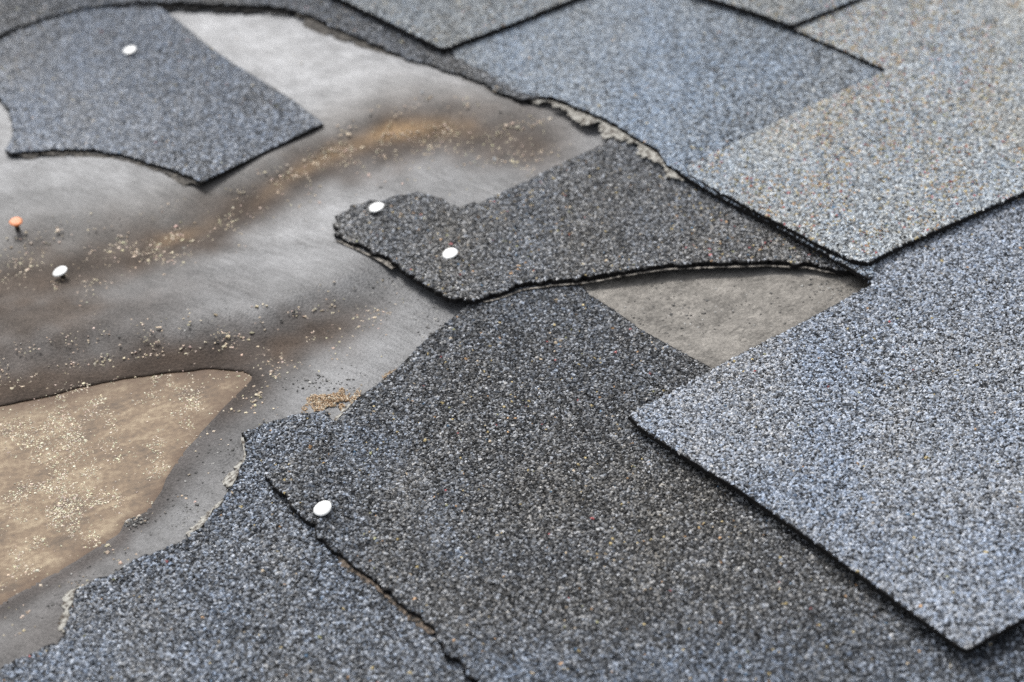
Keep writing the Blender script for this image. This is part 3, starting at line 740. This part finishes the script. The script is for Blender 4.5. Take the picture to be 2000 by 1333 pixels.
nail(879, 495, z7, 2.1, 9.4, M_WHITE, 'white nail driven flush into the middle of the dark shingle tongue', (10, -10), 2)
nail(117, 530, felt_s, 5.2, 9.2, M_WHITE, 'white nail standing proud of the bare underlayment on the left', (8, -14), 3)
nail(31, 433, felt_s, 4.6, 8.0, M_ORANGE, 'orange-headed nail standing in bare underlayment at the left edge', (14, 4), 4)
nail(630, 993, z8, 2.7, 9.4, M_WHITE, 'white nail in the large charcoal shingle near its left corner', (12, -14), 5)

# ------------------------------------------------------------------ loose grains
def scatter(name, px, py, size, cols, label, cat, zoff=.1, surf=felt_z, tall=.24, seed=0):
    r = np.random.default_rng(seed + 40)
    z = surf(px, py)
    x, y = P(px, py, z)
    z = z + zoff * size
    V, F = chips(x, y, z, size, tall, .15, r)
    o = mesh_np(name, V, [F], [M_GRAN], None, np.repeat(cols, 5, 0), None, (float(x.mean()), float(y.mean()), 0.002))
    return tag(o, label, cat, kind='stuff')
SHC = [np.array([(q[0], q[1]) for q in p], float) for p in (p11, p1, pb3, p9, p8, p7, p6)]
def on_felt(px, py, holes=False):
    m = np.ones(len(px), bool)
    for s in SHC: m &= ~inside(px, py, s)
    h = inside(px, py, hp)
    return m & (h if holes else ~h)
def deck_z(px, py): return np.zeros(len(px)) - .00035
r = np.random.default_rng(77)
# pale sand in the creases
n = 240000
px = r.uniform(-150, 1250, n); py = r.uniform(-20, 1250, n)
b1, o1_, b2, b3, edge, nz = stain_fields(px, py)
dens = .20 * b1 + .17 * b2 + .07 * b3 + .10 * edge * sstep(850, 760, py) + .02 * edge + .12 * o1_ + .0025
dens = dens * np.clip(.35 + 1.5 * fnoise(px, py * 1.4, 34, 3), .05, 2.5)
m = (r.random(n) < dens) & on_felt(px, py); px, py = px[m], py[m]; n = len(px)
cc = np.array([.66, .55, .41]) * r.uniform(.45, 1.25, (n, 1)) * (1 + r.normal(0, .05, (n, 3)))
scatter('loose_sand', px, py, r.uniform(.0004, .0013, n) * (1 + .7 * (r.random(n) < .12)), np.clip(cc, .02, .8), 'pale sand grains scattered along the brown creases of the underlayment', 'sand', seed=1)
n = 150000
px = r.uniform(-150, 520, n); py = r.uniform(700, 1260, n)
dens = .16 * np.clip(-.1 + 1.7 * fnoise(px + 40, py * 1.4, 38, 4) + .9 * fnoise(px, py * 1.3, 120, 2) + .7 * blob(px, py, 60, 900, 170, 130), .03, 3)
m = (r.random(n) < dens) & on_felt(px, py, True); px, py = px[m], py[m]; n = len(px)
cc = np.array([.80, .70, .53]) * r.uniform(.5, 1.2, (n, 1)) * (1 + r.normal(0, .05, (n, 3)))
scatter('loose_sand', px, py, r.uniform(.0003, .0009, n) * (1 + .6 * (r.random(n) < .12)), np.clip(cc, .02, .85), 'cream sand grains clustered on the tan plywood inside the torn opening', 'sand', surf=deck_z, seed=2)
# black crumbs
cl = [(620, 745, 60, 18, 60), (700, 770, 60, 30, 60), (790, 590, 90, 50, 40), (400, 560, 120, 50, 40), (260, 1018, 22, 12, 150), (360, 1000, 60, 40, 60), (430, 900, 40, 50, 40), (590, 240, 300, 120, 60),
      (1330, 620, 180, 50, 200), (1620, 560, 60, 20, 110), (850, 640, 50, 30, 50), (200, 1120, 80, 30, 30), (300, 640, 200, 80, 50), (760, 560, 60, 20, 40), (150, 1180, 90, 40, 40)]
px = np.concatenate([r.normal(a, c * .6, k) for a, b, c, d, k in cl]); py = np.concatenate([r.normal(b, d * .6, k) for a, b, c, d, k in cl])
m = on_felt(px, py); px, py = px[m], py[m]; n = len(px)
v = r.uniform(.015, .09, (n, 1)); v[r.random(n) < .22] = .4
scatter('asphalt_crumbs', px, py, r.uniform(.0005, .0012, n) * (1 + .6 * (r.random(n) < .1)), v * np.array([1, .98, .93]), 'tiny dark crumbs of asphalt lying on the grey underlayment', 'crumbs', seed=3)
# orange sand heaps
def heap(cx, cy, rx, ry, k, label, seed):
    r = np.random.default_rng(seed)
    px = r.uniform(cx - 1.3 * rx, cx + 1.3 * rx, k * 3); py = r.uniform(cy - 1.3 * ry, cy + 1.3 * ry, k * 3)
    d = np.sqrt(((px - cx) / rx) ** 2 + ((py - cy) / ry) ** 2); m = (np.abs((px - cx) / rx * .8 + (py - cy) / ry * .5) + .8 * np.abs((py - cy) / ry) < .8 + .5 * fnoise(px, py, 16, 3)) & (r.random(len(d)) < np.clip(1.5 - d, 0, 1)); px, py, d = px[m], py[m], d[m]; n = len(px)
    hz = lambda a, b: felt_z(a, b) + np.clip(1 - d, 0, 1) * r.uniform(0, 1, n) * .0014
    pal = np.array([[.50, .35, .21], [.55, .45, .32], [.38, .24, .13], [.68, .62, .50], [.12, .09, .06]])
    cc = pal[r.choice(5, n, p=[.35, .25, .2, .12, .08])] * r.uniform(.8, 1.15, (n, 1))
    return scatter('sand_heap', px, py, r.uniform(.0004, .0010, n), cc, label, 'sand', surf=hz, tall=.5, seed=seed)
heap(648, 780, 50, 32, 2600, 'small heap of orange-tan sand against the torn edge left of centre', 5)
heap(768, 733, 20, 15, 300, 'tiny patch of orange sand at the upper left edge of the charcoal shingle', 6)
# white pebbles
for (a, b, s, lab) in [(825, 182, 2.6, 'small white pebble on pale underlayment below the top torn edge'), (967, 313, 2.8, 'small white pebble between brown crease and the dark shingle tongue')]:
    z = float(felt_z(np.array([a * 1.]), np.array([b * 1.]))[0]); x, y = P(a, b, z)
    V, F = chips(np.array([float(x)]), np.array([float(y)]), np.array([z + .0006]), np.array([s * mm]), .8, .1, np.random.default_rng(3))
    tag(mesh_np('pebble', V, [F], [M_WHITE], None, None, None, (float(x), float(y), z)), lab, 'pebble', 'white pebbles on the underlayment')
